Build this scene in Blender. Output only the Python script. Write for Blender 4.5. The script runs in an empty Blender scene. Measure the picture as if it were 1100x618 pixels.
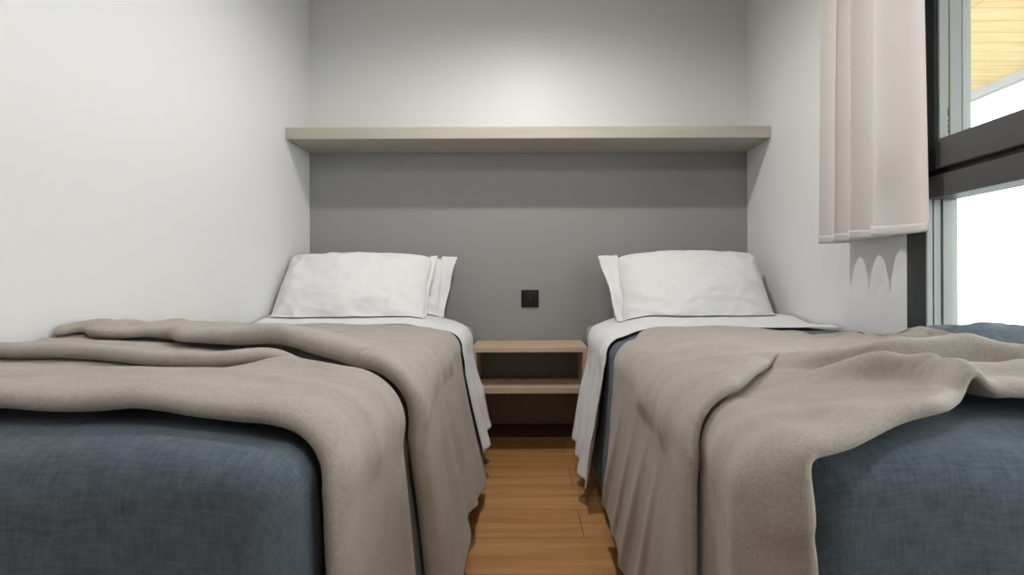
import bpy, bmesh, math, random
from mathutils import Vector, Matrix, noise

C = bpy.context.scene.collection
scene = bpy.context.scene
PI = math.pi

# ------------------------------------------------------------------ camera
CZ = 0.735
cam_d = bpy.data.cameras.new('camera')
cam_d.sensor_width = 36.0
cam_d.lens = 36.0 * 555.0 / 1100.0
cam_d.shift_x = -18.0 / 1100.0
cam_d.shift_y = -3.0 / 1100.0
cam_d.clip_start = 0.02
cam = bpy.data.objects.new('camera', cam_d)
C.objects.link(cam)
cam.matrix_world = Matrix.Translation((0, 0, CZ)) @ Matrix.Rotation(PI / 2, 4, 'X') @ Matrix.Rotation(math.radians(-0.2), 4, 'Z')
scene.camera = cam

# ------------------------------------------------------------------ exposure, sky, lamps
vs = scene.view_settings
vs.view_transform = 'Standard'
vs.look = 'None'
vs.exposure = 0.0
vs.gamma = 1.0
vs.use_curve_mapping = False

w = bpy.data.worlds.new('sky')
scene.world = w
w.use_nodes = True
bg = w.node_tree.nodes['Background']
bg.inputs['Color'].default_value = (0.98, 0.975, 1.0, 1)
bg.inputs['Strength'].default_value = 6.8

CEIL = 2.165
LAMP_MAIN = 46.0
LAMP_REAR = 30.0


def lamp(name, loc, power, radius, cone, blend, col=(1, 0.975, 0.945)):
    d = bpy.data.lights.new(name, 'SPOT')       # recessed downlight: the can cuts the beam off sideways
    d.spot_size = math.radians(cone)
    d.spot_blend = blend
    d.energy = power
    d.shadow_soft_size = radius
    d.color = col
    o = bpy.data.objects.new(name, d)
    o.location = loc
    C.objects.link(o)
    return o


lamp('ceiling_lamp_light', (0.0, 1.56, CEIL - 0.045), LAMP_MAIN, 0.028, 170, 0.8)
lamp('rear_lamp_light', (0.0, 0.10, CEIL - 0.045), LAMP_REAR, 0.06, 180, 0.25)


# ------------------------------------------------------------------ helpers
def smooth(a, b, x):
    """smoothstep from a to b (falls when a > b)"""
    if a == b:
        return 0.0 if x < a else 1.0
    t = max(0.0, min(1.0, (x - a) / (b - a)))
    return t * t * (3 - 2 * t)


def lerp(a, b, t):
    return a + (b - a) * t


def interp(pts, x):
    """smooth piecewise interpolation through (x, value) pairs"""
    if x <= pts[0][0]:
        return pts[0][1]
    for k in range(len(pts) - 1):
        x0, v0 = pts[k]
        x1, v1 = pts[k + 1]
        if x <= x1:
            m0 = (v1 - pts[k - 1][1]) / (x1 - pts[k - 1][0]) if k > 0 else (v1 - v0) / (x1 - x0)
            m1 = (pts[k + 2][1] - v0) / (pts[k + 2][0] - x0) if k + 2 < len(pts) else (v1 - v0) / (x1 - x0)
            h = x1 - x0
            t = (x - x0) / h
            return ((2 * t ** 3 - 3 * t ** 2 + 1) * v0 + (t ** 3 - 2 * t ** 2 + t) * h * m0
                    + (-2 * t ** 3 + 3 * t ** 2) * v1 + (t ** 3 - t ** 2) * h * m1)
    return pts[-1][1]


def nz(x, y, z=0.0):
    return noise.noise(Vector((x, y, z)))


def fbm(x, y, z=0.0, o=3):
    s, a, f = 0.0, 1.0, 1.0
    for _ in range(o):
        s += a * nz(x * f, y * f, z + 7.3 * f)
        a *= 0.5
        f *= 2.03
    return s


def ridge(x, y, z=0.0):
    """soft creases: sharp-ish ridge lines along the zero set of a noise field"""
    n = math.sqrt((nz(x, y, z) * 2.2) ** 2 + 0.02)
    return max(0.0, 1 - n) ** 2


def tag(o, label=None, cat=None, group=None, kind=None):
    if label:
        o['label'] = label
    if cat:
        o['category'] = cat
    if group:
        o['group'] = group
    if kind:
        o['kind'] = kind
    return o


def empty(name, loc, label, cat, group=None):
    o = bpy.data.objects.new(name, None)
    o.empty_display_size = 0.05
    o.location = loc
    C.objects.link(o)
    return tag(o, label, cat, group)


def link(name, bm, mat, parent=None, smooth_sh=False, bevel=0.0):
    me = bpy.data.meshes.new(name)
    bmesh.ops.recalc_face_normals(bm, faces=bm.faces[:])
    bm.to_mesh(me)
    bm.free()
    if smooth_sh:
        me.polygons.foreach_set('use_smooth', [True] * len(me.polygons))
    o = bpy.data.objects.new(name, me)
    me.materials.append(mat)
    C.objects.link(o)
    if parent:
        o.parent = parent
        o.matrix_parent_inverse = Matrix.Translation(-parent.location)
    if bevel:
        b = o.modifiers.new('bevel', 'BEVEL')
        b.width = bevel
        b.segments = 2
        b.limit_method = 'ANGLE'
    return o


def bm_box(bm, lo, hi):
    vs_ = [bm.verts.new((x, y, z)) for x in (lo[0], hi[0]) for y in (lo[1], hi[1]) for z in (lo[2], hi[2])]
    for f in ((0, 1, 3, 2), (4, 6, 7, 5), (0, 4, 5, 1), (2, 3, 7, 6), (0, 2, 6, 4), (1, 5, 7, 3)):
        bm.faces.new([vs_[i] for i in f])


def box(name, lo, hi, mat, parent=None, bevel=0.0):
    bm = bmesh.new()
    bm_box(bm, lo, hi)
    return link(name, bm, mat, parent, bevel=bevel)


def boxes(name, lst, mat, parent=None, bevel=0.0):
    bm = bmesh.new()
    for lo, hi in lst:
        bm_box(bm, lo, hi)
    return link(name, bm, mat, parent, bevel=bevel)


def struct(o, label=None):
    o['kind'] = 'structure'
    if label:
        o['label'] = label
    return o


def cyl(name, loc, r, h, mat, parent=None, r2=None, n=32):
    bm = bmesh.new()
    bmesh.ops.create_cone(bm, cap_ends=True, segments=n, radius1=r, radius2=r if r2 is None else r2, depth=h,
                          matrix=Matrix.Translation(Vector(loc) + Vector((0, 0, h / 2))))
    return link(name, bm, mat, parent, bevel=min(0.003, h * 0.2))


def grid_mesh(name, P, UV, mat, parent=None, thick=0.0, up=None):
    """P[i][j] points, UV[i][j] in metres; a single smooth sheet facing `up`-ish"""
    ni, nj = len(P), len(P[0])
    verts = [p for row in P for p in row]
    faces = []
    for i in range(ni - 1):
        for j in range(nj - 1):
            faces.append((i * nj + j, (i + 1) * nj + j, (i + 1) * nj + j + 1, i * nj + j + 1))
    me = bpy.data.meshes.new(name)
    me.from_pydata(verts, [], faces)
    uv = me.uv_layers.new(name='cloth')
    flat = [u for row in UV for u in row]
    for poly in me.polygons:
        for li in poly.loop_indices:
            uv.data[li].uv = flat[me.loops[li].vertex_index]
    me.update()
    s = 0.0
    for poly in me.polygons:
        s += poly.normal.z * poly.area
    if s < 0:
        me.flip_normals()
    me.polygons.foreach_set('use_smooth', [True] * len(me.polygons))
    me.materials.append(mat)
    o = bpy.data.objects.new(name, me)
    C.objects.link(o)
    if parent:
        o.parent = parent
        o.matrix_parent_inverse = Matrix.Translation(-parent.location)
    if thick:
        m = o.modifiers.new('thickness', 'SOLIDIFY')
        m.thickness = thick
        m.offset = 1.0
        m.use_even_offset = False
    return o


# ------------------------------------------------------------------ materials
def new_mat(name):
    m = bpy.data.materials.new(name)
    m.use_nodes = True
    nt = m.node_tree
    b = nt.nodes['Principled BSDF']
    return m, nt, b


def plain(name, col, rough=0.5, metal=0.0, spec=0.5, bump=0.0, bscale=60.0, vary=0.0):
    m, nt, b = new_mat(name)
    b.inputs['Base Color'].default_value = (*col, 1)
    b.inputs['Roughness'].default_value = rough
    b.inputs['Metallic'].default_value = metal
    b.inputs['Specular IOR Level'].default_value = spec
    tc = nt.nodes.new('ShaderNodeTexCoord')
    if bump or vary:
        n = nt.nodes.new('ShaderNodeTexNoise')
        n.inputs['Scale'].default_value = bscale
        n.inputs['Detail'].default_value = 5
        nt.links.new(tc.outputs['Object'], n.inputs['Vector'])
        if bump:
            bp = nt.nodes.new('ShaderNodeBump')
            bp.inputs['Strength'].default_value = bump
            bp.inputs['Distance'].default_value = 0.002
            nt.links.new(n.outputs['Fac'], bp.inputs['Height'])
            nt.links.new(bp.outputs['Normal'], b.inputs['Normal'])
        if vary:
            mx = nt.nodes.new('ShaderNodeMix')
            mx.data_type = 'RGBA'
            mx.inputs[6].default_value = (*[c * (1 - vary) for c in col], 1)
            mx.inputs[7].default_value = (*[min(1, c * (1 + vary)) for c in col], 1)
            nt.links.new(n.outputs['Fac'], mx.inputs[0])
            nt.links.new(mx.outputs[2], b.inputs['Base Color'])
    return m


def linen(name, dark, light, rough=0.95, weave=1.0, bump=0.35, sheen=0.1, slub=260.0, contrast=0.5, streak=0.14):
    """woven cloth: two crossed stretched noises (warp and weft slubs) on cloth UVs in metres, fine weave bump"""
    m, nt, b = new_mat(name)
    b.inputs['Roughness'].default_value = rough
    b.inputs['Specular IOR Level'].default_value = 0.12
    b.inputs['Sheen Weight'].default_value = sheen
    b.inputs['Sheen Roughness'].default_value = 0.6
    uv = nt.nodes.new('ShaderNodeUVMap')
    uv.uv_map = 'cloth'
    outs = []
    for sx, sy in ((slub, slub * streak), (slub * streak, slub)):
        mp = nt.nodes.new('ShaderNodeMapping')
        mp.inputs['Scale'].default_value = (sx, sy, 1)
        nt.links.new(uv.outputs['UV'], mp.inputs['Vector'])
        n = nt.nodes.new('ShaderNodeTexNoise')
        n.inputs['Scale'].default_value = 1.0
        n.inputs['Detail'].default_value = 4
        n.inputs['Roughness'].default_value = 0.65
        nt.links.new(mp.outputs['Vector'], n.inputs['Vector'])
        outs.append(n.outputs['Fac'])
    big = nt.nodes.new('ShaderNodeTexNoise')
    big.inputs['Scale'].default_value = 22.0
    big.inputs['Detail'].default_value = 7
    big.inputs['Roughness'].default_value = 0.7
    nt.links.new(uv.outputs['UV'], big.inputs['Vector'])
    a = nt.nodes.new('ShaderNodeMath')
    a.operation = 'ADD'
    nt.links.new(outs[0], a.inputs[0])
    nt.links.new(outs[1], a.inputs[1])
    a2 = nt.nodes.new('ShaderNodeMath')
    a2.operation = 'MULTIPLY_ADD'
    nt.links.new(big.outputs['Fac'], a2.inputs[0])
    a2.inputs[1].default_value = 0.9
    nt.links.new(a.outputs[0], a2.inputs[2])
    mr = nt.nodes.new('ShaderNodeMapRange')
    mr.inputs['From Min'].default_value = 1.45 - contrast
    mr.inputs['From Max'].default_value = 1.45 + contrast
    nt.links.new(a2.outputs[0], mr.inputs['Value'])
    mx = nt.nodes.new('ShaderNodeMix')
    mx.data_type = 'RGBA'
    mx.inputs[6].default_value = (*dark, 1)
    mx.inputs[7].default_value = (*light, 1)
    nt.links.new(mr.outputs['Result'], mx.inputs[0])
    nt.links.new(mx.outputs[2], b.inputs['Base Color'])
    bp = nt.nodes.new('ShaderNodeBump')
    bp.inputs['Strength'].default_value = bump
    bp.inputs['Distance'].default_value = 0.0015
    nt.links.new(a.outputs[0], bp.inputs['Height'])
    nt.links.new(bp.outputs['Normal'], b.inputs['Normal'])
    return m


def wood(name, dark, light, axis=0, scale=1.0, rough=0.5, spec=0.4, planks=None):
    """grain running along `axis` in object space"""
    m, nt, b = new_mat(name)
    tc = nt.nodes.new('ShaderNodeTexCoord')
    mp = nt.nodes.new('ShaderNodeMapping')
    sc = [22 * scale] * 3
    sc[axis] = 1.6 * scale
    mp.inputs['Scale'].default_value = sc
    nt.links.new(tc.outputs['Object'], mp.inputs['Vector'])
    n = nt.nodes.new('ShaderNodeTexNoise')
    n.inputs['Scale'].default_value = 1.0
    n.inputs['Detail'].default_value = 7
    n.inputs['Roughness'].default_value = 0.6
    n.inputs['Distortion'].default_value = 0.6
    nt.links.new(mp.outputs['Vector'], n.inputs['Vector'])
    cr = nt.nodes.new('ShaderNodeValToRGB')
    cr.color_ramp.elements[0].position = 0.3
    cr.color_ramp.elements[0].color = (*dark, 1)
    cr.color_ramp.elements[1].position = 0.72
    cr.color_ramp.elements[1].color = (*light, 1)
    src = n.outputs['Fac']
    if planks:
        bk = nt.nodes.new('ShaderNodeTexBrick')
        bk.inputs['Color1'].default_value = (0, 0, 0, 1)
        bk.inputs['Color2'].default_value = (1, 1, 1, 1)
        bk.inputs['Mortar'].default_value = (0.5, 0.5, 0.5, 1)
        bk.inputs['Scale'].default_value = 1.0
        bk.inputs['Mortar Size'].default_value = planks[2]
        bk.inputs['Mortar Smooth'].default_value = 0.1
        bk.inputs['Bias'].default_value = 0.0
        bk.inputs['Brick Width'].default_value = planks[0]
        bk.inputs['Row Height'].default_value = planks[1]
        bk.offset = 0.37
        mp2 = nt.nodes.new('ShaderNodeMapping')
        mp2.inputs['Location'].default_value = planks[3]
        nt.links.new(tc.outputs['Object'], mp2.inputs['Vector'])
        nt.links.new(mp2.outputs['Vector'], bk.inputs['Vector'])
        ma = nt.nodes.new('ShaderNodeMath')
        ma.operation = 'MULTIPLY_ADD'
        sep = nt.nodes.new('ShaderNodeSeparateColor')
        nt.links.new(bk.outputs['Color'], sep.inputs['Color'])
        nt.links.new(sep.outputs[0], ma.inputs[0])
        ma.inputs[1].default_value = 0.28
        sub = nt.nodes.new('ShaderNodeMath')
        sub.operation = 'SUBTRACT'
        nt.links.new(n.outputs['Fac'], sub.inputs[0])
        sub.inputs[1].default_value = 0.14
        nt.links.new(sub.outputs[0], ma.inputs[2])
        src = ma.outputs[0]
        mx = nt.nodes.new('ShaderNodeMix')
        mx.data_type = 'RGBA'
        nt.links.new(bk.outputs['Fac'], mx.inputs[0])
        nt.links.new(cr.outputs['Color'], mx.inputs[6])
        mx.inputs[7].default_value = (*[c * 0.6 for c in dark], 1)
        nt.links.new(mx.outputs[2], b.inputs['Base Color'])
    else:
        nt.links.new(cr.outputs['Color'], b.inputs['Base Color'])
    nt.links.new(src, cr.inputs['Fac'])
    b.inputs['Roughness'].default_value = rough
    b.inputs['Specular IOR Level'].default_value = spec
    bp = nt.nodes.new('ShaderNodeBump')
    bp.inputs['Strength'].default_value = 0.12
    bp.inputs['Distance'].default_value = 0.001
    nt.links.new(n.outputs['Fac'], bp.inputs['Height'])
    nt.links.new(bp.outputs['Normal'], b.inputs['Normal'])
    return m


def glass_mat(name):
    m = bpy.data.materials.new(name)
    m.use_nodes = True
    nt = m.node_tree
    nt.nodes.clear()
    out = nt.nodes.new('ShaderNodeOutputMaterial')
    tr = nt.nodes.new('ShaderNodeBsdfTransparent')
    tr.inputs['Color'].default_value = (0.93, 0.97, 0.96, 1)
    gl = nt.nodes.new('ShaderNodeBsdfGlossy')
    gl.inputs['Roughness'].default_value = 0.02
    lw = nt.nodes.new('ShaderNodeLayerWeight')
    lw.inputs['Blend'].default_value = 0.5
    pw = nt.nodes.new('ShaderNodeMath')
    pw.operation = 'POWER'
    pw.inputs[1].default_value = 5.0
    nt.links.new(lw.outputs['Facing'], pw.inputs[0])
    fr = nt.nodes.new('ShaderNodeMath')
    fr.operation = 'MULTIPLY_ADD'
    fr.inputs[1].default_value = 0.9
    fr.inputs[2].default_value = 0.035
    nt.links.new(pw.outputs[0], fr.inputs[0])
    mx = nt.nodes.new('ShaderNodeMixShader')
    nt.links.new(fr.outputs[0], mx.inputs[0])
    nt.links.new(tr.outputs[0], mx.inputs[1])
    nt.links.new(gl.outputs[0], mx.inputs[2])
    nt.links.new(mx.outputs[0], out.inputs['Surface'])
    return m


M = dict(
    wall=plain('white_wall_panel', (0.72, 0.72, 0.71), 0.42, spec=0.35, bump=0.03, bscale=300, vary=0.01),
    wall_side=plain('white_wall_side', (0.74, 0.74, 0.74), 0.55, spec=0.3, bump=0.03, bscale=300, vary=0.01),
    wall_low_bounce=plain('wall_low_bounce', (0.12, 0.12, 0.12), 0.6),  # unseen end wall, darkened so less light bounces onto the bed fronts
    ceiling=plain('ceiling_white', (0.88, 0.88, 0.87), 0.8),
    panel=plain('grey_panel', (0.29, 0.287, 0.28), 0.5, spec=0.35, bump=0.03, bscale=300, vary=0.02),
    shelf=wood('greige_laminate', (0.40, 0.37, 0.315), (0.465, 0.43, 0.37), 0, 1.6, 0.55, 0.35),
    oak=wood('pale_oak', (0.50, 0.37, 0.255), (0.66, 0.52, 0.39), 0, 1.5, 0.5, 0.35),
    floor=wood('oak_floor', (0.40, 0.19, 0.065), (0.60, 0.325, 0.135), 0, 1.0, 0.42, 0.4,
               planks=(1.25, 0.19, 0.0016, (0.63, 0.02, 0))),
    skirting=wood('brown_skirting', (0.05, 0.025, 0.018), (0.08, 0.04, 0.025), 0, 1.0, 0.5),
    frame=plain('anthracite_frame', (0.022, 0.026, 0.028), 0.38, spec=0.5),
    rail_daylit=plain('anthracite_rail_daylit', (0.075, 0.077, 0.075), 0.35, spec=0.6),  # the frame's anthracite, lightened for daylight and reflections on the rails
    jamb_daylit=plain('grey_profile_daylit', (0.30, 0.32, 0.315), 0.45, spec=0.5),  # daylight on the dark frame's reveal, put into its colour
    gap_yellow=plain('gap_light_yellow', (0.75, 0.68, 0.42), 0.6),  # bright outside wood glimpsed through sash gaps, as a yellow colour
    gap_white=plain('gap_light_white', (0.85, 0.86, 0.85), 0.6),  # daylight through the sash gaps, as a white colour
    glass=glass_mat('window_glass'),
    black=plain('black_plastic', (0.008, 0.008, 0.0075), 0.5, spec=0.25),
    black2=plain('black_insert', (0.011, 0.011, 0.0105), 0.4, spec=0.3),
    soffit=wood('spruce_boards', (0.50, 0.35, 0.15), (0.66, 0.50, 0.25), 0, 1.2, 0.6, planks=(4.0, 0.14, 0.003, (0, 0, 0))),
    fascia=plain('grey_fascia', (0.28, 0.28, 0.28), 0.6),
    terrace=plain('terrace_ground', (0.21, 0.215, 0.215), 0.9, bump=0.3, bscale=3, vary=0.12),
    blanket=linen('taupe_blanket', (0.285, 0.253, 0.222), (0.50, 0.455, 0.41), bump=0.5, slub=420, sheen=0.15, streak=0.3, contrast=0.6),
    blue=linen('blue_linen', (0.055, 0.077, 0.099), (0.142, 0.178, 0.214), bump=0.35, slub=240, sheen=0.08, contrast=0.45),
    sheet=linen('white_cotton', (0.73, 0.73, 0.735), (0.77, 0.77, 0.775), rough=0.85, bump=0.1, slub=500, sheen=0.05),
    pillow=linen('white_pillow_cotton', (0.73, 0.73, 0.73), (0.77, 0.77, 0.77), rough=0.85, bump=0.08, slub=500, sheen=0.05),
    mattress=plain('grey_ticking', (0.42, 0.42, 0.43), 0.9, bump=0.5, bscale=250, vary=0.05),
    piping=plain('dark_piping', (0.11, 0.11, 0.115), 0.8),
    base=plain('dark_upholstery', (0.03, 0.03, 0.032), 0.9, bump=0.4, bscale=400),
    leg=plain('bed_leg_black', (0.02, 0.02, 0.02), 0.5),
    metal=plain('white_metal', (0.8, 0.8, 0.8), 0.35),
)


def curtain_mat():
    m, nt, b = new_mat('curtain_cloth')
    b.inputs['Base Color'].default_value = (0.83, 0.79, 0.765, 1)
    b.inputs['Roughness'].default_value = 0.9
    b.inputs['Specular IOR Level'].default_value = 0.1
    uv = nt.nodes.new('ShaderNodeUVMap')
    uv.uv_map = 'cloth'
    n = nt.nodes.new('ShaderNodeTexNoise')
    n.inputs['Scale'].default_value = 700
    nt.links.new(uv.outputs['UV'], n.inputs['Vector'])
    bp = nt.nodes.new('ShaderNodeBump')
    bp.inputs['Strength'].default_value = 0.15
    bp.inputs['Distance'].default_value = 0.001
    nt.links.new(n.outputs['Fac'], bp.inputs['Height'])
    nt.links.new(bp.outputs['Normal'], b.inputs['Normal'])
    tl = nt.nodes.new('ShaderNodeBsdfTranslucent')
    tl.inputs['Color'].default_value = (0.7, 0.62, 0.58, 1)
    mx = nt.nodes.new('ShaderNodeMixShader')
    mx.inputs[0].default_value = 0.12
    nt.links.new(b.outputs[0], mx.inputs[1])
    nt.links.new(tl.outputs[0], mx.inputs[2])
    nt.links.new(mx.outputs[0], nt.nodes['Material Output'].inputs['Surface'])
    return m


M['curtain'] = curtain_mat()

# ------------------------------------------------------------------ room shell
XW = 1.0586          # inner face of both side walls
YB = 2.50            # face of the back wall
YR = -1.05           # wall behind the camera
WY0, WY1 = -0.35, 1.443     # window opening along y
WZ0, WZ1 = 0.42, 2.06

struct(box('floor', (-XW - 0.1, YR - 0.1, -0.1), (XW + 0.1, YB + 0.1, 0.0), M['floor']), 'orange brown oak plank floor between the two beds')
struct(box('ceiling', (-XW - 0.1, YR - 0.1, CEIL), (XW + 0.1, YB + 0.1, CEIL + 0.1), M['ceiling']), 'plain white ceiling above the room')
struct(box('wall_left', (-XW - 0.1, YR, 0), (-XW, YB, CEIL), M['wall_side']), 'smooth white wall beside the left bed')
struct(box('wall_back', (-XW, YB + 0.014, 0), (XW, YB + 0.1, CEIL), M['wall']), 'white wall above the shelf at the head of the beds')
struct(box('wall_front', (-XW, YR - 0.1, 0), (XW, YR, CEIL), M['wall_low_bounce']), 'unseen wall facing the bed feet, darkened to cut bounce light')
struct(boxes('wall_right', [((XW, WY1, 0), (XW + 0.1, YB, CEIL)), ((XW, YR, 0), (XW + 0.1, WY0, CEIL)),
                            ((XW, WY0, 0), (XW + 0.1, WY1, WZ0)), ((XW, WY0, WZ1), (XW + 0.1, WY1, CEIL))], M['wall_side']),
       'white wall with the window beside the right bed')
# upper part of the back wall stands flush with the grey panel below
struct(box('trim_1', (-XW, YB - 0.004, 1.40), (XW, YB + 0.014, CEIL), M['wall']), 'white wall board above the shelf')
struct(box('trim_2', (-XW, YB, 0.0), (XW, YB + 0.014, 1.40), M['panel']), 'grey wall panel below the shelf behind the pillows')
struct(box('baseboard_back', (-XW, YB - 0.012, 0.0), (XW, YB, 0.06), M['skirting'], bevel=0.002), 'dark brown baseboard under the bedside table')

# ------------------------------------------------------------------ window
win = struct(bpy.data.objects.new('window_1', None), 'dark framed window in the right wall beside the curtain')
win.location = (XW, WY1, WZ0)
C.objects.link(win)
FX0, FX1 = XW - 0.004, XW + 0.076      # frame depth
JY = 1.374                             # inner edge of the fixed frame
boxes('frame', [((FX0, JY, WZ0), (FX1, WY1, WZ1)), ((FX0, WY0, WZ0), (FX1, WY0 + 0.07, WZ1)),
                ((FX0, WY0 + 0.07, WZ1 - 0.07), (FX1, JY, WZ1)), ((FX0, WY0 + 0.07, WZ0), (FX1, JY, WZ0 + 0.06))], M['frame'], win, bevel=0.003)
boxes('transom', [((FX0, WY0 + 0.07, 0.957), (FX1, JY, 1.015)), ((FX0 + 0.018, WY0 + 0.07, 1.015), (FX1, JY, 1.03))], M['rail_daylit'], win, bevel=0.003)
SY = 1.331
boxes('sash_rail', [((FX0 - 0.006, WY0 + 0.113, 1.03), (FX1 - 0.02, SY, 1.105))], M['rail_daylit'], win, bevel=0.003)
sash = boxes('sash', [((FX0 - 0.006, SY, 1.03), (FX1, JY, WZ1 - 0.07)), ((FX0 - 0.006, WY0 + 0.07, 1.03), (FX1, WY0 + 0.113, WZ1 - 0.07)),
                      ((FX0 - 0.006, WY0 + 0.113, WZ1 - 0.12), (FX1, SY, WZ1 - 0.07))],
             M['frame'], win, bevel=0.003)
# stepped profiles of the frame's reveal, their daylight put into the pale grey
boxes('jamb_profile', [((FX0 + 0.001, SY - 0.006, 1.105), (XW + 0.018, SY, WZ1 - 0.12)), ((XW + 0.022, SY - 0.008, 1.105), (XW + 0.052, SY, WZ1 - 0.12)),
                       ((XW + 0.055, SY - 0.006, 1.105), (XW + 0.078, SY, WZ1 - 0.12))], M['jamb_daylit'], win, bevel=0.001)
box('light_gap_strip', (XW + 0.0185, SY - 0.004, 1.185), (XW + 0.0215, SY, WZ1 - 0.12), M['gap_yellow'], win)  # added strip coloured like the lit outside showing through a gap
boxes('light_gap_strip', [((XW + 0.0185, SY - 0.004, 1.115 + 0.014 * k), (XW + 0.0215, SY, 1.122 + 0.014 * k)) for k in range(4)], M['gap_white'], win)  # white dots of daylight in the gap, as small added blocks
boxes('light_gap_strip', [((XW + 0.0525, SY - 0.004, 1.11), (XW + 0.0545, SY, 1.18)), ((XW + 0.0525, SY - 0.004, 1.205), (XW + 0.0545, SY, WZ1 - 0.12))], M['gap_white'], win)  # second gap's daylight, as added white strips
boxes('jamb_profile', [((FX0 + 0.001, JY - 0.005, WZ0 + 0.06), (XW + 0.012, JY, 0.957)), ((XW + 0.016, JY - 0.004, WZ0 + 0.06), (XW + 0.035, JY, 0.957)),
                       ((XW + 0.038, JY - 0.008, WZ0 + 0.06), (XW + 0.076, JY, 0.957))], M['jamb_daylit'], win, bevel=0.001)
p = box('pane', (XW + 0.058, WY0 + 0.09, 1.09), (XW + 0.064, SY - 0.004, WZ1 - 0.10), M['glass'], sash)
p.parent = win
p.matrix_parent_inverse = Matrix.Translation(-win.location)
box('pane', (XW + 0.058, WY0 + 0.06, WZ0 + 0.05), (XW + 0.064, JY - 0.003, 0.965), M['glass'], win)

# ------------------------------------------------------------------ outside: terrace roof and ground
struct(box('ground', (XW + 0.1, -14, -0.62), (60, 60, -0.5), M['terrace']), 'pale ground outside the window')
porch = struct(box('porch_roof', (XW + 0.101, -3.0, 2.30), (3.62, 9.0, 2.36), M['soffit']), 'yellow spruce boarded porch roof outside the window')
box('fascia', (3.62, -3.0, 2.235), (3.68, 9.0, 2.40), M['fascia'], porch)

# ------------------------------------------------------------------ shelf, outlet, bedside table, lamps
tag(box('wall_shelf', (-XW + 0.001, 2.25, 1.373), (XW - 0.001, YB - 0.0045, 1.424), M['shelf'], bevel=0.0015),
    'long pale greige shelf spanning the back wall above both beds', 'shelf')

ot = empty('wall_socket', (0.006, YB, 0.668), 'small square black wall socket above the bedside table', 'socket')
box('cover_plate', (0.006 - 0.042, YB - 0.009, 0.668 - 0.042), (0.006 + 0.042, YB, 0.668 + 0.042), M['black'], ot, bevel=0.003)
ins = box('socket_insert', (0.006 - 0.030, YB - 0.0115, 0.668 - 0.030), (0.006 + 0.030, YB - 0.0085, 0.668 + 0.030), M['black2'], ot, bevel=0.0015)
box('slot', (0.0045, YB - 0.0122, 0.660), (0.0075, YB - 0.011, 0.676), M['piping'], ot)

NX0, NX1, NY0, NZ0, NZ1 = -0.248, 0.252, 2.215, 0.268, 0.466
ns = empty('bedside_table', (0.002, 2.36, NZ0), 'pale oak open bedside shelf box on the wall between the beds', 'bedside table')
box('top_panel', (NX0, NY0, NZ1 - 0.021), (NX1, YB - 0.001, NZ1), M['oak'], ns, bevel=0.001)
box('bottom_panel', (NX0 + 0.021, NY0, NZ0), (NX1 - 0.021, YB - 0.001, NZ0 + 0.026), M['oak'], ns, bevel=0.001)
box('side_panel', (NX0, NY0, NZ0), (NX0 + 0.0205, YB - 0.001, NZ1 - 0.0215), M['oak'], ns, bevel=0.001)
box('side_panel', (NX1 - 0.0205, NY0, NZ0), (NX1, YB - 0.001, NZ1 - 0.0215), M['oak'], ns, bevel=0.001)

for (x, y, lab) in ((0.0, 1.56, 'small white ceiling downlight near the shelf'), (0.0, 0.10, 'small white ceiling downlight above the bed feet')):
    d = empty('ceiling_lamp', (x, y, CEIL - 0.012), lab, 'ceiling lamp', 'ceiling downlights')
    cyl('lamp_ring', (x, y, CEIL - 0.012), 0.045, 0.011, M['metal'], d)

# ------------------------------------------------------------------ curtain
def make_curtain():
    peaks = [1.685, 1.60, 1.52, 1.42, 1.262]
    path = []
    n = 260
    for k in range(n + 1):
        t = k / n * (len(peaks) - 1 - 0.42)
        i = min(int(t), len(peaks) - 2)
        f = t - i
        y = lerp(peaks[i], peaks[i + 1], f)
        ph = 2 * PI * f
        amp = [0.036, 0.036, 0.041, 0.038][i]
        wave = math.cos(ph)
        path.append((y + 0.012 * math.sin(ph), 0.985 - amp * wave, k / n * 1.2))
    root = empty('curtain', (0.985, 1.5, CEIL - 0.02), 'short pinkish beige pleated curtain hanging beside the window', 'curtain')

    def pts(z0, z1, nz_, off=0.0):
        P, UV = [], []
        for a in range(nz_ + 1):
            z = lerp(z0, z1, a / nz_)
            f = (CEIL - 0.03 - z) / 1.3
            rowp, rowu = [], []
            for (y, x, u) in path:
                yy = 1.50 + (y - 1.50) * lerp(0.95, 1.02, f)
                xx = 0.985 + (x - 0.985) * lerp(0.75, 1.08, f) + 0.004 * nz(y * 9, z * 2.5, 3.1)
                rowp.append((xx - off, yy, z + 0.004 * nz(y * 7, 1.7)))
                rowu.append((u, z))
            P.append(rowp)
            UV.append(rowu)
        return P, UV
    P, UV = pts(0.868, CEIL - 0.03, 40)
    grid_mesh('curtain_panel', P, UV, M['curtain'], root, thick=0.0015)
    P, UV = pts(0.8675, 0.893, 3, 0.0008)
    grid_mesh('hem', P, UV, M['curtain'], root, thick=0.0015)
    box('curtain_rail', (0.973, 0.0, CEIL - 0.024), (0.997, 1.80, CEIL), M['metal'], root, bevel=0.002)


make_curtain()

# ------------------------------------------------------------------ beds
# Both beds share one frame: X (distance from the gap's centre line, > 0), y, z; sgn mirrors it.
XE = 0.252           # outer edge of the made-up bed on the gap side
XWALL = 1.045        # cloth edge at the wall
FOOT = 0.548


def bed_top(X, y, puff):
    z = 0.552 + 0.021 * smooth(0.25, 0.50, X) - 0.006 * smooth(0.75, 0.60, y)
    z += puff * smooth(0.6, 1.0, X) * smooth(0.75, 1.2, y) * smooth(2.0, 1.6, y)
    return z + 0.022 * smooth(1.90, 2.08, y) * smooth(0.30, 0.50, X)


RC = 0.055


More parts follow.
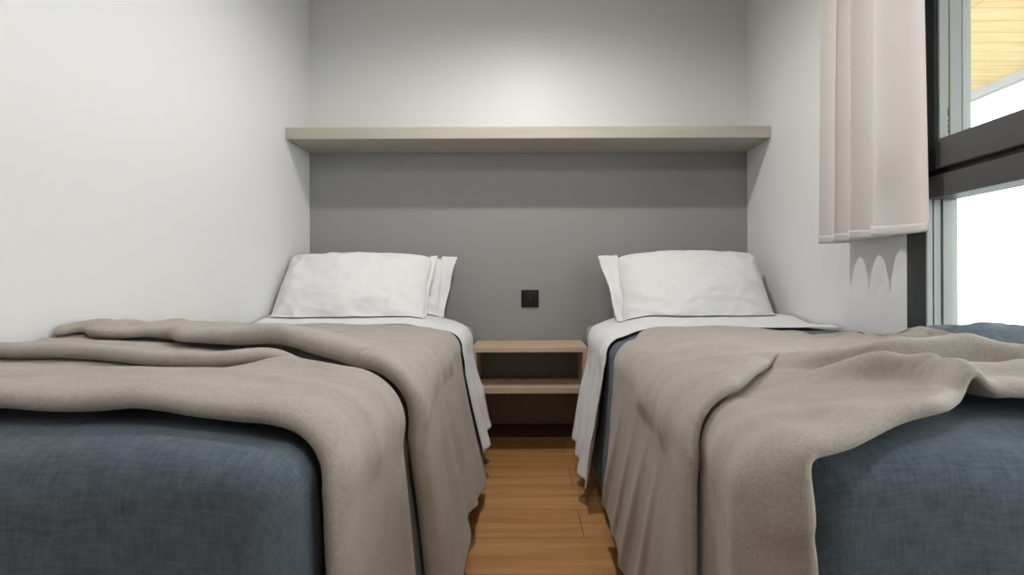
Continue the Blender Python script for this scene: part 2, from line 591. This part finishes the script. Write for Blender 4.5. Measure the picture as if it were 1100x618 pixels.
class Profile:
    """lateral section of a made-up bed: over the top from the wall, round the edge, down the side"""

    def __init__(self, sgn, puff, flare, bulge=None, xe=XE):
        self.sgn, self.puff, self.flare, self.bulge, self.xe = sgn, puff, flare, bulge, xe
        self.wrap = lambda y: 0.0      # how far the loose end turns round the foot corner
        self.ltop = XWALL - (xe + RC)
        self.larc = RC * PI / 2

    def top(self, X, y):
        z = bed_top(X, y, self.puff)
        if self.bulge:
            z += self.bulge(X, y)
        return z

    def at(self, a, y, H):
        """a: metres along the section from the wall edge; H: height of the cloth above the base"""
        if a <= self.ltop:
            X = XWALL - a
            z = self.top(X, y)
            e = 0.01
            dz = (self.top(X + e, y) - self.top(X - e, y)) / (2 * e)
            n = Vector((-dz, 0, 1)).normalized()
        else:
            z1 = self.top(self.xe + RC, y)
            b = a - self.ltop
            if b <= self.larc:
                th = b / RC
                X = self.xe + RC - RC * math.sin(th)
                z = z1 - RC + RC * math.cos(th)
                n = Vector((-math.sin(th), 0, math.cos(th)))
            else:
                d = b - self.larc
                fl = self.flare(y) if callable(self.flare) else self.flare
                X = self.xe - fl * (d / 0.45) ** 1.25
                z = z1 - RC - d
                n = Vector((-1, 0, 0))
        X += self.wrap(y) * smooth(self.ltop, self.ltop + self.larc, a)
        return Vector((self.sgn * (X + n.x * H), y, max(0.006, z + n.z * H)))

    def side(self, a):
        """metres down the side below the rounded edge (negative on top)"""
        return a - self.ltop - self.larc


def bspline(ctrl, t):
    """uniform cubic b-spline through clamped control points; t in 0..1"""
    n = len(ctrl) - 1
    c = [ctrl[0], ctrl[0]] + ctrl + [ctrl[-1], ctrl[-1]]
    segs = n + 2
    u = t * segs
    i = min(int(u), segs - 1)
    f = u - i
    b0 = (1 - f) ** 3 / 6
    b1 = (3 * f ** 3 - 6 * f ** 2 + 4) / 6
    b2 = (-3 * f ** 3 + 3 * f ** 2 + 3 * f + 1) / 6
    b3 = f ** 3 / 6
    p0, p1, p2, p3 = c[i], c[i + 1], c[i + 2], c[i + 3]
    return (b0 * p0[0] + b1 * p1[0] + b2 * p2[0] + b3 * p3[0], b0 * p0[1] + b1 * p1[1] + b2 * p2[1] + b3 * p3[1])


def resample(ctrl, n):
    dense = [bspline(ctrl, k / 400) for k in range(401)]
    L = [0.0]
    for k in range(400):
        L.append(L[-1] + math.hypot(dense[k + 1][0] - dense[k][0], dense[k + 1][1] - dense[k][1]))
    out, k = [], 0
    for m in range(n + 1):
        s = L[-1] * m / n
        while k < 399 and L[k + 1] < s:
            k += 1
        f = 0 if L[k + 1] == L[k] else (s - L[k]) / (L[k + 1] - L[k])
        out.append((lerp(dense[k][0], dense[k + 1][0], f), lerp(dense[k][1], dense[k + 1][1], f), s))
    return out


def make_blanket(pf, ctrl_of, hang_of, micro, label, NA=300, NT=330):
    """ctrl_of(X, d): (Y, H) control points of the section along the bed; d metres down the side (0 on top)"""
    a_top = pf.ltop + pf.larc
    P, UV = [], []
    for i in range(NA + 1):
        f = i / NA
        row, ru = [], []
        # nominal lateral position, the hang length depends on y so it is scaled afterwards
        a0 = f * (a_top + 0.45)
        d0 = a0 - a_top
        X = XWALL - a0 if a0 < pf.ltop else pf.xe + RC * max(0, 1 - (a0 - pf.ltop) / pf.larc)
        for (Y, H, s) in resample(ctrl_of(X, max(0.0, d0), a0), NT):
            a = a0 if d0 <= 0 else a_top + d0 / 0.45 * hang_of(Y)
            dh, dy = micro(X, max(0.0, d0), Y, a0)
            H2 = max(0.010, H + dh)
            row.append(pf.at(a, Y + dy, H2))
            ru.append((a0, s))
        P.append(row)
        UV.append(ru)
    o = grid_mesh('blanket', P, UV, M['blanket'], None, thick=0.004)
    if pf.sgn > 0:
        pass
    return tag(o, label, 'blanket', 'taupe blankets on the beds')


def fold(lip, back, hi, lo):
    """an overlapping fold: the cloth runs under the lip, doubles back over it and goes on"""
    m = lo + (hi - lo) * 0.42
    return [(lip - 0.012, lo), (lip + back * 0.5, lo), (lip + back, lo + 0.001), (lip + back * 1.25, lo + (hi - lo) * 0.2), (lip + back, m),
            (lip + back * 0.3, m), (lip - 0.008, m + 0.003), (lip - 0.018, lo + (hi - lo) * 0.75), (lip - 0.006, hi * 1.03), (lip + 0.022, hi * 1.06), (lip + 0.07, hi * 0.9)]


# ---- left blanket
def left_ctrl(X, d, a0):
    side = smooth(0.0, 0.12, d)
    hem = interp([(0.25, 0.605), (0.29, 0.620), (0.36, 0.628), (0.55, 0.632), (1.05, 0.640)], X) + 0.03 * smooth(0, 0.4, d) + 0.004 * nz(a0 * 6, 2.2)
    lipA = interp([(0.25, 0.940), (0.30, 0.930), (0.40, 0.99), (0.6, 1.075), (0.8, 1.13), (1.05, 1.16)], X) + 0.01 * math.sin(d * 9) + 0.022 * smooth(0.62, 0.8, X) * math.sin(a0 * 38 + 2 * nz(a0 * 6, 3.3))
    lipB = interp([(0.25, 0.85), (0.42, 0.93), (0.6, 0.905), (0.8, 0.925), (1.05, 0.955)], X)
    bB = smooth(0.36, 0.52, X)
    far = interp([(0.25, 1.80), (0.32, 1.86), (0.45, 1.93), (0.7, 1.90), (1.05, 1.80)], X) - 0.0 * d
    loA = lerp(0.012, 0.018, bB)
    hiA = interp([(0.25, 0.056), (0.35, 0.064), (0.5, 0.070), (0.7, 0.058), (1.05, 0.040)], X) + 0.006 * nz(a0 * 5, 9.1)
    backA = interp([(0.25, 0.035), (0.5, 0.055), (0.8, 0.05), (1.05, 0.04)], X)
    c = [(hem + 0.05, 0.008), (hem + 0.02, 0.0085), (hem, 0.011), (hem - 0.004, 0.022), (hem + 0.012, 0.031), (hem + 0.05, 0.029)]
    lp = lerp(lipA, lipB, bB)
    pu = lerp(0.036, 0.026, bB)
    c += [(lerp(hem, lp, 0.33), 0.028), (lp - 0.085, pu), (lp - 0.055, pu * 0.85), (lp - 0.036, 0.014)]
    hb = lerp(0.016, 0.046, bB)
    c += [(lipB - 0.012, 0.013), (lipB + 0.016 * bB, 0.0135), (lipB + 0.020 * bB + 0.002, lerp(0.013, 0.022, bB)), (lipB - 0.010 * bB + 0.004, lerp(0.013, 0.026, bB)),
          (lipB - 0.014 * bB + 0.006, lerp(0.013, 0.042, bB)), (lipB + 0.022, hb), (lipB + 0.05, hb * 0.8), (lerp(lipB, lipA, 0.65), lerp(0.013, 0.022, bB))]
    c += fold(lipA, backA, hiA, loA)
    c += [(lerp(lipA, far, 0.25), 0.030), (lerp(lipA, far, 0.45), 0.018), (lerp(lipA, far, 0.7), 0.013), (far - 0.05, 0.011), (far - 0.005, 0.011), (far, 0.009)]
    return c


def left_micro(X, d, Y, a0):
    top = 1 - smooth(0, 0.05, d)
    h = 0.006 * fbm(a0 * 4.5, Y * 8, 1.0) * top
    # the heaped back part along the wall, with small gathers in front
    h += 0.016 * smooth(0.55, 0.85, X) * math.exp(-((Y - 1.40) / 0.17) ** 2)
    g = 0.012 * smooth(0.55, 0.75, X) * math.exp(-((Y - 1.21) / 0.05) ** 2) * max(-0.2, math.sin(a0 * 38 + 4 * nz(a0 * 5, Y * 5)))
    h += g
    dy = -0.8 * max(0.0, g)
    h += 0.009 * top * ridge(a0 * 3.2 + Y * 1.2, Y * 6.5, 4.0)
    side = smooth(0.03, 0.35, d)
    h += side * (0.006 * math.sin(Y * 30 + 3.0 * d + 3.5 * nz(Y * 2.5, d * 2)) * smooth(1.0, 1.2, Y) + 0.006 * nz(Y * 7, d * 4, 6.0))
    return h, dy


LEFT = Profile(-1, 0.020, lambda y: 0.015 + 0.075 * smooth(0.6, 1.3, y))
left_hang = lambda y: interp([(0.6, 0.43), (1.15, 0.42), (1.28, 0.395), (1.40, 0.385), (1.6, 0.42), (1.8, 0.445)], y)
make_blanket(LEFT, left_ctrl, left_hang, left_micro, 'taupe woven blanket folded across the left bed')


# ---- right blanket
def right_ctrl(X, d, a0):
    hem = interp([(0.25, 0.515), (0.31, 0.535), (0.39, 0.568), (0.465, 0.590), (0.54, 0.640), (0.62, 0.640), (0.75, 0.62), (1.05, 0.64)], X)
    hem += 0.006 * nz(a0 * 11, 5.2)
    lip = interp([(0.25, 0.715), (0.30, 0.765), (0.38, 0.85), (0.47, 0.945), (0.56, 0.95), (0.75, 0.80), (1.05, 0.77)], X)
    k = smooth(0.54, 0.36, X)
    far = interp([(0.25, 1.45), (0.30, 1.50), (0.40, 1.74), (0.60, 1.80), (0.73, 1.74), (0.80, 1.48), (0.855, 1.10), (0.915, 0.96), (1.05, 0.92)], X)
    lift = 0.030 * math.exp(-((X - 0.548) / 0.018) ** 2)       # hem raised in a small tent
    curl = 0.010 * math.exp(-((X - 0.45) / 0.03) ** 2)
    c = [(hem + 0.05, 0.008 + lift * 0.9), (hem + 0.02, 0.0085 + lift), (hem, 0.011 + lift + curl), (hem - 0.004, 0.021 + lift + curl), (hem + 0.012, 0.028 + lift), (hem + 0.05, 0.024 + lift * 0.6)]
    m = lerp(hem, lip, 0.5)
    c += [(m, 0.014), (lerp(hem, lip, 0.75), 0.012)]
    lo, hi = 0.011, lerp(0.014, 0.036, k)
    fo = fold(lip, 0.034, hi, lo)
    flat = [(lip - 0.012 + 0.009 * q, lo + 0.0003 * q) for q in range(len(fo))]
    c += [(lerp(p_[0], q_[0], k), lerp(p_[1], q_[1], k)) for p_, q_ in zip(flat, fo)]
    c += [(lerp(lip, far, 0.3), 0.018), (lerp(lip, far, 0.5), 0.013), (lerp(lip, far, 0.75), 0.011), (far - 0.05, 0.011), (far - 0.005, 0.011), (far, 0.009)]
    return c


def right_micro(X, d, Y, a0):
    top = 1 - smooth(0, 0.05, d)
    h = 0.005 * fbm(a0 * 4.5, Y * 7, 11.0) * top
    # arched fold near the hem and the high ridge behind it
    yD = interp([(0.44, 0.79), (0.50, 0.755), (0.55, 0.735), (0.61, 0.735), (0.8, 0.735)], X)
    aD = interp([(0.42, 0.0), (0.47, 0.022), (0.50, 0.029), (0.54, 0.031), (0.58, 0.030), (0.62, 0.029), (0.75, 0.026)], X)
    e = Y - yD
    hD = aD * math.exp(-(e / (0.016 if e > 0 else 0.034)) ** 2)
    h += hD
    yC = interp([(0.45, 0.90), (0.55, 0.875), (0.7, 0.88), (0.8, 0.845), (1.05, 0.83)], X)
    e = Y - yC
    hC = interp([(0.42, 0.0), (0.50, 0.032), (0.58, 0.052), (0.68, 0.056), (0.76, 0.046), (0.85, 0.036), (1.05, 0.034)], X) * math.exp(-(e / (0.09 if e > 0 else 0.030)) ** 2)
    h += hC
    dy = -0.75 * hD - 1.0 * hC
    # diagonal creases running into the fold
    q = (X - 0.47) * 0.8 + (Y - 0.70) * 0.6
    h += 0.014 * math.exp(-((q - 0.05) / 0.014) ** 2) * math.exp(-((X - 0.50) / 0.06) ** 2)
    h -= 0.010 * math.exp(-((q - 0.085) / 0.012) ** 2) * math.exp(-((X - 0.52) / 0.05) ** 2)
    h += 0.009 * top * ridge(X * 7 + Y * 3, Y * 10 - X * 2, 17.0) * smooth(0.44, 0.54, X) * smooth(1.0, 0.85, Y)
    h += 0.007 * top * ridge(a0 * 3.0 + Y, Y * 6, 14.0)
    h = (h - hC - hD) * (1 - 0.75 * smooth(0.70, 0.86, X)) + hC + hD
    side = smooth(0.02, 0.30, d)
    for (y0, wd, am) in ((0.855, 0.016, 0.007), (0.985, 0.020, 0.009), (1.11, 0.018, 0.007), (1.26, 0.022, 0.009), (1.40, 0.02, 0.006)):
        e = Y - y0 - 0.42 * d - 0.012 * nz(d * 6, y0 * 9)
        h += side * am * math.exp(-(e / (wd if e < 0 else wd * 1.8)) ** 2)
    h += side * (0.006 * nz(Y * 6, d * 3, 16.0))
    h += smooth(0.05, 0.3, d) * 0.006 * math.exp(-((Y - 0.62 - 0.1 * d) / 0.02) ** 2)
    return h, dy


def right_bulge(X, y):
    b = smooth(0.66, 0.85, X) * smooth(0.95, 1.04, y) * smooth(1.6, 1.4, y)
    return 0.068 * smooth(0.70, 0.98, X) * math.exp(-((y - 1.10) / (0.09 if y < 1.10 else 0.21)) ** 2) + b * (0.009 * fbm(X * 10, y * 15, 5.0) + 0.016 * ridge(X * 5, y * 8, 8.0) - 0.005)


RIGHT = Profile(1, 0.010, lambda y: -0.01 + 0.042 * smooth(0.5, 1.2, y), right_bulge)
RIGHT.wrap = lambda y: 0.052 * smooth(0.60, 0.50, y)
right_hang = lambda y: interp([(0.55, 0.42), (1.14, 0.41), (1.35, 0.39), (1.53, 0.375), (1.8, 0.37)], y)
make_blanket(RIGHT, right_ctrl, right_hang, right_micro, 'taupe woven blanket rumpled across the right bed')


# ---- duvets: skirted sheet over top, foot and gap side
def make_duvet(pf, head, seed, wr, label, ro):
    RO = ro                                       # plan radius at the foot corner
    hang = 0.43
    # outline from the wall along the foot, round the corner, up the side
    out = []
    nfoot, ncor, nside = 110, 26, 130
    for k in range(nfoot):
        X = lerp(XWALL, pf.xe + RO, k / nfoot)
        out.append((X, FOOT, 0.0, -1.0))
    for k in range(ncor):
        th = PI / 2 * k / ncor
        out.append((pf.xe + RO - RO * math.sin(th), FOOT + RO - RO * math.cos(th), -math.sin(th), -math.cos(th)))
    for k in range(nside + 1):
        out.append((pf.xe, lerp(FOOT + RO, head, k / nside), -1.0, 0.0))
    # spine on the wall side
    P, UV = [], []
    L = 0.0
    for k, (X, y, nx, ny) in enumerate(out):
        if k:
            L += math.hypot(X - out[k - 1][0], y - out[k - 1][1])
        row, ru = [], []
        r = min(RC, RO * 0.95) + 0.03 * (smooth(pf.xe + RO + 0.03, pf.xe + RO + 0.25, X) if k < nfoot else 0.0)   # a softer roll over the foot
        ix, iy = X - nx * r, y - ny * r           # inner end of the rounding
        if k <= nfoot:
            tx, ty = lerp(XWALL, pf.xe + 0.36, k / nfoot), FOOT + 0.50
        elif k < nfoot + ncor:
            tx, ty = pf.xe + 0.36, FOOT + 0.50
        else:
            f = (k - nfoot - ncor) / nside
            tx, ty = pf.xe + 0.36, lerp(FOOT + 0.50, head, f)
        NI, NRr, NS = 60, 10, 60
        def topz(x_, y_):
            return pf.top(max(x_, pf.xe + RC), y_) + wr(x_, y_)
        for q in range(NI):                       # on top
            f = q / NI
            x_, y_ = lerp(tx, ix, f), lerp(ty, iy, f)
            row.append(Vector((pf.sgn * x_, y_, topz(x_, y_))))
            ru.append((x_, y_))
        z1 = topz(ix, iy)
        for q in range(NRr):
            th = PI / 2 * q / NRr
            q_ = r * math.sin(th) - 0.006 * (q / NRr) ** 2
            row.append(Vector((pf.sgn * (ix + nx * q_), iy + ny * q_, z1 - r + r * math.cos(th))))
            ru.append((ix + nx * th * r, iy + ny * th * r))
        for q in range(NS + 1):
            d = hang * q / NS
            fl = lerp(0.012, pf.flare(y) if callable(pf.flare) else pf.flare, smooth(0.3, 0.9, -nx))
            fl = fl * (d / 0.45) ** 1.25
            cw = math.exp(-((k - nfoot - ncor * 0.6) / 22.0) ** 2)   # soft folds gather at the corner
            wv = smooth(0.0, 0.30, d) * (0.012 * nz(L * 5 + d * 2, d * 2.2, seed) + 0.005 * nz(L * 14, d * 7, seed) - 0.003) - cw * smooth(0.05, 0.35, d) * 0.009 * (1 - math.cos(L * 75 + 1.2))
            o_ = fl + wv - 0.006
            row.append(Vector((pf.sgn * (X + nx * o_), y + ny * o_, z1 - r - d)))
            ru.append((ix + nx * (r * 1.57 + d), iy + ny * (r * 1.57 + d)))
        P.append(row)
        UV.append(ru)
    # inner field: from the ridge line to the wall
    o = grid_mesh('duvet', P, UV, M['blue'], None)
    me = o.data
    bm = bmesh.new()
    bm.from_mesh(me)
    uvl = bm.loops.layers.uv['cloth']
    x0, x1, y0, y1 = pf.xe + 0.36, XWALL, FOOT + 0.50, head
    na, nb = 60, 130
    g = [[bm.verts.new((pf.sgn * lerp(x0, x1, i / na), lerp(y0, y1, j / nb), pf.top(lerp(x0, x1, i / na), lerp(y0, y1, j / nb)) + wr(lerp(x0, x1, i / na), lerp(y0, y1, j / nb))))
          for j in range(nb + 1)] for i in range(na + 1)]
    for i in range(na):
        for j in range(nb):
            f = bm.faces.new((g[i][j], g[i + 1][j], g[i + 1][j + 1], g[i][j + 1]))
            f.smooth = True
            for lp in f.loops:
                lp[uvl].uv = (abs(lp.vert.co.x), lp.vert.co.y)
            f.normal_update()
            if f.normal.z < 0:
                f.normal_flip()
    bmesh.ops.remove_doubles(bm, verts=bm.verts[:], dist=0.0015)
    bm.to_mesh(me)
    bm.free()
    return tag(o, label, 'duvet', 'blue duvet covers on the beds')


def wr_left(x, y):
    return 0.0025 * fbm(x * 6, y * 8, 21.0) - 0.004


def wr_right(x, y):
    return 0.0025 * fbm(x * 6, y * 8, 31.0) - 0.004


make_duvet(LEFT, 1.99, 3.0, wr_left, 'blue grey linen duvet hanging over the foot of the left bed', 0.058)
make_duvet(RIGHT, 1.99, 9.0, wr_right, 'blue grey linen duvet hanging over the foot of the right bed', 0.10)


# ---- white sheets
def make_sheet(pf, near_of, far_of, hang_of, seed, label, xwall=XWALL):
    NA, NT = 150, 90
    a_top = pf.ltop + pf.larc
    P, UV = [], []
    for i in range(NA + 1):
        a0 = i / NA * (a_top + 0.45)
        d0 = max(0.0, a0 - a_top)
        X = XWALL - a0 if a0 < pf.ltop else pf.xe + RC * max(0, 1 - (a0 - pf.ltop) / pf.larc)
        row, ru = [], []
        yn, yf = near_of(X, d0), far_of(X, d0)
        for j in range(NT + 1):
            t = j / NT
            Y = lerp(yn, yf, t)
            a = a0 if d0 <= 0 else a_top + d0 / 0.45 * hang_of(t)
            side = smooth(0.02, 0.3, d0)
            top = 1 - smooth(0, 0.06, d0)
            H = 0.009 + 0.003 * fbm(a0 * 7, Y * 9, seed) + 0.006 * top * ridge(a0 * 3, Y * 9, seed + 2)
            H = lerp(H, 0.012, smooth(1.91, 1.965, Y) * top)
            H = lerp(H, lerp(0.0045, H, smooth(0.0, 0.07, Y - yn)), top)
            H += 0.0015 * math.exp(-((Y - yn) / 0.03) ** 2) * top * (1 + nz(a0 * 8, seed))
            H += side * (0.016 * math.sin(Y * 44 + 2.5 * d0 + seed) + 0.007 * nz(Y * 14, d0 * 5, seed) + 0.006 * ridge(Y * 9, d0 * 4, seed))
            row.append(pf.at(a, Y, max(0.004, H)))
            ru.append((a0, Y))
        P.append(row)
        UV.append(ru)
    return tag(grid_mesh('bed_sheet', P, UV, M['sheet'], None, thick=0.0025), label, 'bed sheet', 'white bed sheets turned down at the head')


LSHEET = Profile(-1, 0.020, 0.098)
RSHEET = Profile(1, 0.010, 0.070)
make_sheet(LSHEET, lambda X, d: interp([(0.25, 1.90), (0.32, 1.93), (0.5, 1.97), (1.05, 1.9)], X),
           lambda X, d: 2.33 - 0.14 * smooth(0.34, 0.27, X), lambda t: lerp(0.385, 0.325, t), 2.0,
           'white sheet turned down over the left bed and hanging to the oak floor')
make_sheet(RSHEET, lambda X, d: interp([(0.25, 1.645), (0.30, 1.69), (0.40, 1.83), (0.6, 1.85), (0.8, 1.80), (1.05, 1.72)], X),
           lambda X, d: interp([(0.25, 2.08), (0.36, 2.30), (1.05, 2.34)], X), lambda t: lerp(0.42, 0.365, t), 5.0,
           'white sheet turned down over the right bed and hanging to the oak floor')


# ---- mattresses and bed bases
def slab(name, x0, x1, y0, y1, z0, z1, r, mat, parent):
    """rounded cushion block"""
    bm = bmesh.new()
    bm_box(bm, (x0, y0, z0), (x1, y1, z1))
    o = link(name, bm, mat, parent, smooth_sh=False)
    b = o.modifiers.new('bevel', 'BEVEL')
    b.width = r
    b.segments = 5
    o.data.polygons.foreach_set('use_smooth', [True] * len(o.data.polygons))
    return o


def ring_tube(name, x0, x1, y0, y1, z, rc, r, mat, parent):
    bm = bmesh.new()
    path = []
    for (cx, cy, a0) in ((x1 - rc, y1 - rc, 0), (x0 + rc, y1 - rc, 90), (x0 + rc, y0 + rc, 180), (x1 - rc, y0 + rc, 270)):
        for k in range(7):
            a = math.radians(a0 + 90 * k / 6)
            path.append(Vector((cx + rc * math.cos(a), cy + rc * math.sin(a), z)))
    rings = []
    n = len(path)
    for k, p_ in enumerate(path):
        t = (path[(k + 1) % n] - path[k - 1]).normalized()
        s = Vector((t.y, -t.x, 0))
        rings.append([bm.verts.new(p_ + s * r * math.cos(2 * PI * q / 8) + Vector((0, 0, r * math.sin(2 * PI * q / 8)))) for q in range(8)])
    for k in range(n):
        for q in range(8):
            bm.faces.new((rings[k][q], rings[(k + 1) % n][q], rings[(k + 1) % n][(q + 1) % 8], rings[k][(q + 1) % 8]))
    return link(name, bm, mat, parent, smooth_sh=True)


for sgn, side in ((-1, 'left'), (1, 'right')):
    x0, x1 = (0.268, 1.046) if sgn > 0 else (-1.046, -0.262)
    mt = empty('mattress', ((x0 + x1) / 2, 1.5, 0.42), 'light grey mattress at the head of the %s bed' % side, 'mattress', 'grey mattresses under the bedding')
    slab('mattress_core', x0, x1, 0.625, 2.475, 0.421, 0.542, 0.035, M['mattress'], mt)
    ring_tube('piping', x0 + 0.006, x1 - 0.006, 0.631, 2.469, 0.440, 0.035, 0.005, M['piping'], mt)
    bd = empty('bed', ((x0 + x1) / 2, 1.5, 0.0), 'dark upholstered single bed base under the %s mattress' % side, 'bed', 'single bed bases')
    slab('bed_base', x0 + 0.012, x1 - 0.006, 0.640, 2.470, 0.16, 0.4205, 0.012, M['base'], bd)
    for (lx, ly) in ((x0 + 0.08, 0.70), (x1 - 0.07, 0.70), (x0 + 0.08, 2.38), (x1 - 0.07, 2.38)):
        cyl('leg', (lx, ly, 0.0), 0.022, 0.16, M['leg'], bd, r2=0.028, n=20)


# ---- pillows
def make_pillow(cx, cy, cz, W, Hh, T, tilt, yaw, roll, seed, label, flap=0.0, flap_side=1, sag=0.02):
    NU, NV = 90, 64
    root = None
    R = Matrix.Translation((cx, cy, cz)) @ Matrix.Rotation(math.radians(yaw), 4, 'Z') @ Matrix.Rotation(math.radians(tilt), 4, 'X') @ Matrix.Rotation(math.radians(roll), 4, 'Z')
    bm = bmesh.new()
    uvl = bm.loops.layers.uv.new('cloth')

    def pt(u, v, s):
        eu, ev = abs(u) ** 2.6, abs(v) ** 2.4
        th = T * ((1 - eu) * (1 - ev)) ** 0.5
        x = u * W / 2 * (1 - 0.03 * (1 - v * v) - 0.05 * (u * v) ** 6) + 0.006 * nz(v * 2.5, u, seed + 20) * abs(u)
        y = v * Hh / 2 * (1 - 0.04 * (1 - u * u) - 0.07 * (u * v) ** 6) + 0.008 * nz(u * 2.5, v, seed + 21) * abs(v)
        fill = smooth(0, 0.6, th / T)
        wr_ = 0.011 * fbm(u * 2.2, v * 1.8, seed + s) * fill
        edge = max(abs(u), abs(v))
        wr_ += 0.010 * ridge(u * 2.2 + 0.9 * v, v * 2.0 - 0.8 * u, seed + 3 * s) * smooth(0.2, 0.8, edge) * fill
        wr_ += 0.007 * ridge(u * 1.6 + 3.0, v * 3.2 + 0.8 * u, seed + 5) * smooth(0.3, -0.7, v) * fill
        # gathers radiating from corners
        for (qu, qv) in ((-1, -1), (1, -1), (-1, 1), (1, 1)):
            du, dv = (u - qu) * W / 2, (v - qv) * Hh / 2
            r_ = math.hypot(du, dv)
            an = math.atan2(dv * qv, du * qu)
            wr_ += 0.006 * math.exp(-(r_ / 0.13) ** 2) * math.sin(an * 9 + seed) * fill
        z = s * (th + wr_)
        z -= sag * (u * u) * 0.6 + 0.012 * nz(u * 1.3, v * 1.3, seed + 9)
        if s < 0:
            z += T * 0.25 * (1 - eu) * (1 - ev)
        p_ = R @ Vector((x, y, z))
        rest = bed_top(max(0.31, abs(p_.x)), p_.y, 0.02) + 0.0185 + 0.0012 * s      # lies on the sheet
        if p_.z < rest + 0.006:
            p_.z = rest + 0.006 * math.exp(min(0.0, (p_.z - rest - 0.006) / 0.012))
        return p_
    gr = {}
    for s in (1, -1):
        for i in range(NU + 1):
            for j in range(NV + 1):
                u, v = -1 + 2 * i / NU, -1 + 2 * j / NV
                u, v = math.sin(u * PI / 2) * 0.55 + u * 0.45, math.sin(v * PI / 2) * 0.55 + v * 0.45
                border = i in (0, NU) or j in (0, NV)
                if s < 0 and border:
                    gr[s, i, j] = gr[1, i, j]
                else:
                    gr[s, i, j] = (bm.verts.new(pt(u, v, s)), (u * W / 2, v * Hh / 2))
    for s in (1, -1):
        for i in range(NU):
            for j in range(NV):
                q = [gr[s, i, j], gr[s, i + 1, j], gr[s, i + 1, j + 1], gr[s, i, j + 1]]
                if s < 0:
                    q.reverse()
                f = bm.faces.new([a[0] for a in q])
                f.smooth = True
                for lp, a in zip(f.loops, q):
                    lp[uvl].uv = a[1]
    o = link('pillow', bm, M['pillow'], None, smooth_sh=True)
    tag(o, label, 'pillow', 'white pillows at the bed heads')
    if flap:
        # the loose open end of the case
        P, UV = [], []
        for i in range(13):
            f = i / 12
            row, ru = [], []
            for j in range(49):
                v = -1 + 2 * j / 48
                x = flap_side * (W / 2 * (0.962 - 0.03 * (1 - v * v)) + f * flap * (1 + 0.55 * v))
                y = v * Hh / 2 * lerp(0.97, 1.02, f)
                z = -sag * 0.6 - 0.018 * f + 0.010 * math.sin(v * 6 + seed) * f + 0.008 * nz(v * 3, f * 2, seed) + 0.004
                p_ = R @ Vector((x, y, z))
                p_.z = max(p_.z, bed_top(max(0.31, abs(p_.x)), p_.y, 0.02) + 0.018)
                row.append(p_)
                ru.append((x, y))
            P.append(row)
            UV.append(ru)
        fl = grid_mesh('pillowcase_flap', P, UV, M['pillow'], None, thick=0.003)
        fl.parent = o
    return o


make_pillow(-0.736, 2.170, 0.712, 0.63, 0.41, 0.088, 52, 2, 0, 1.0, 'plump white front pillow leaning against another on the left bed', 0.018, 1)
make_pillow(-0.695, 2.345, 0.704, 0.60, 0.37, 0.060, 68, 0, 0, 4.0, 'white pillow behind the front one on the left bed', 0.045, 1)
make_pillow(0.690, 2.170, 0.712, 0.62, 0.41, 0.088, 52, -2, 0, 7.0, 'plump white front pillow leaning against another on the right bed', 0.055, -1)
make_pillow(0.685, 2.345, 0.690, 0.62, 0.35, 0.060, 68, 0, 0, 11.0, 'white pillow mostly hidden behind the front one on the right bed', 0.0)
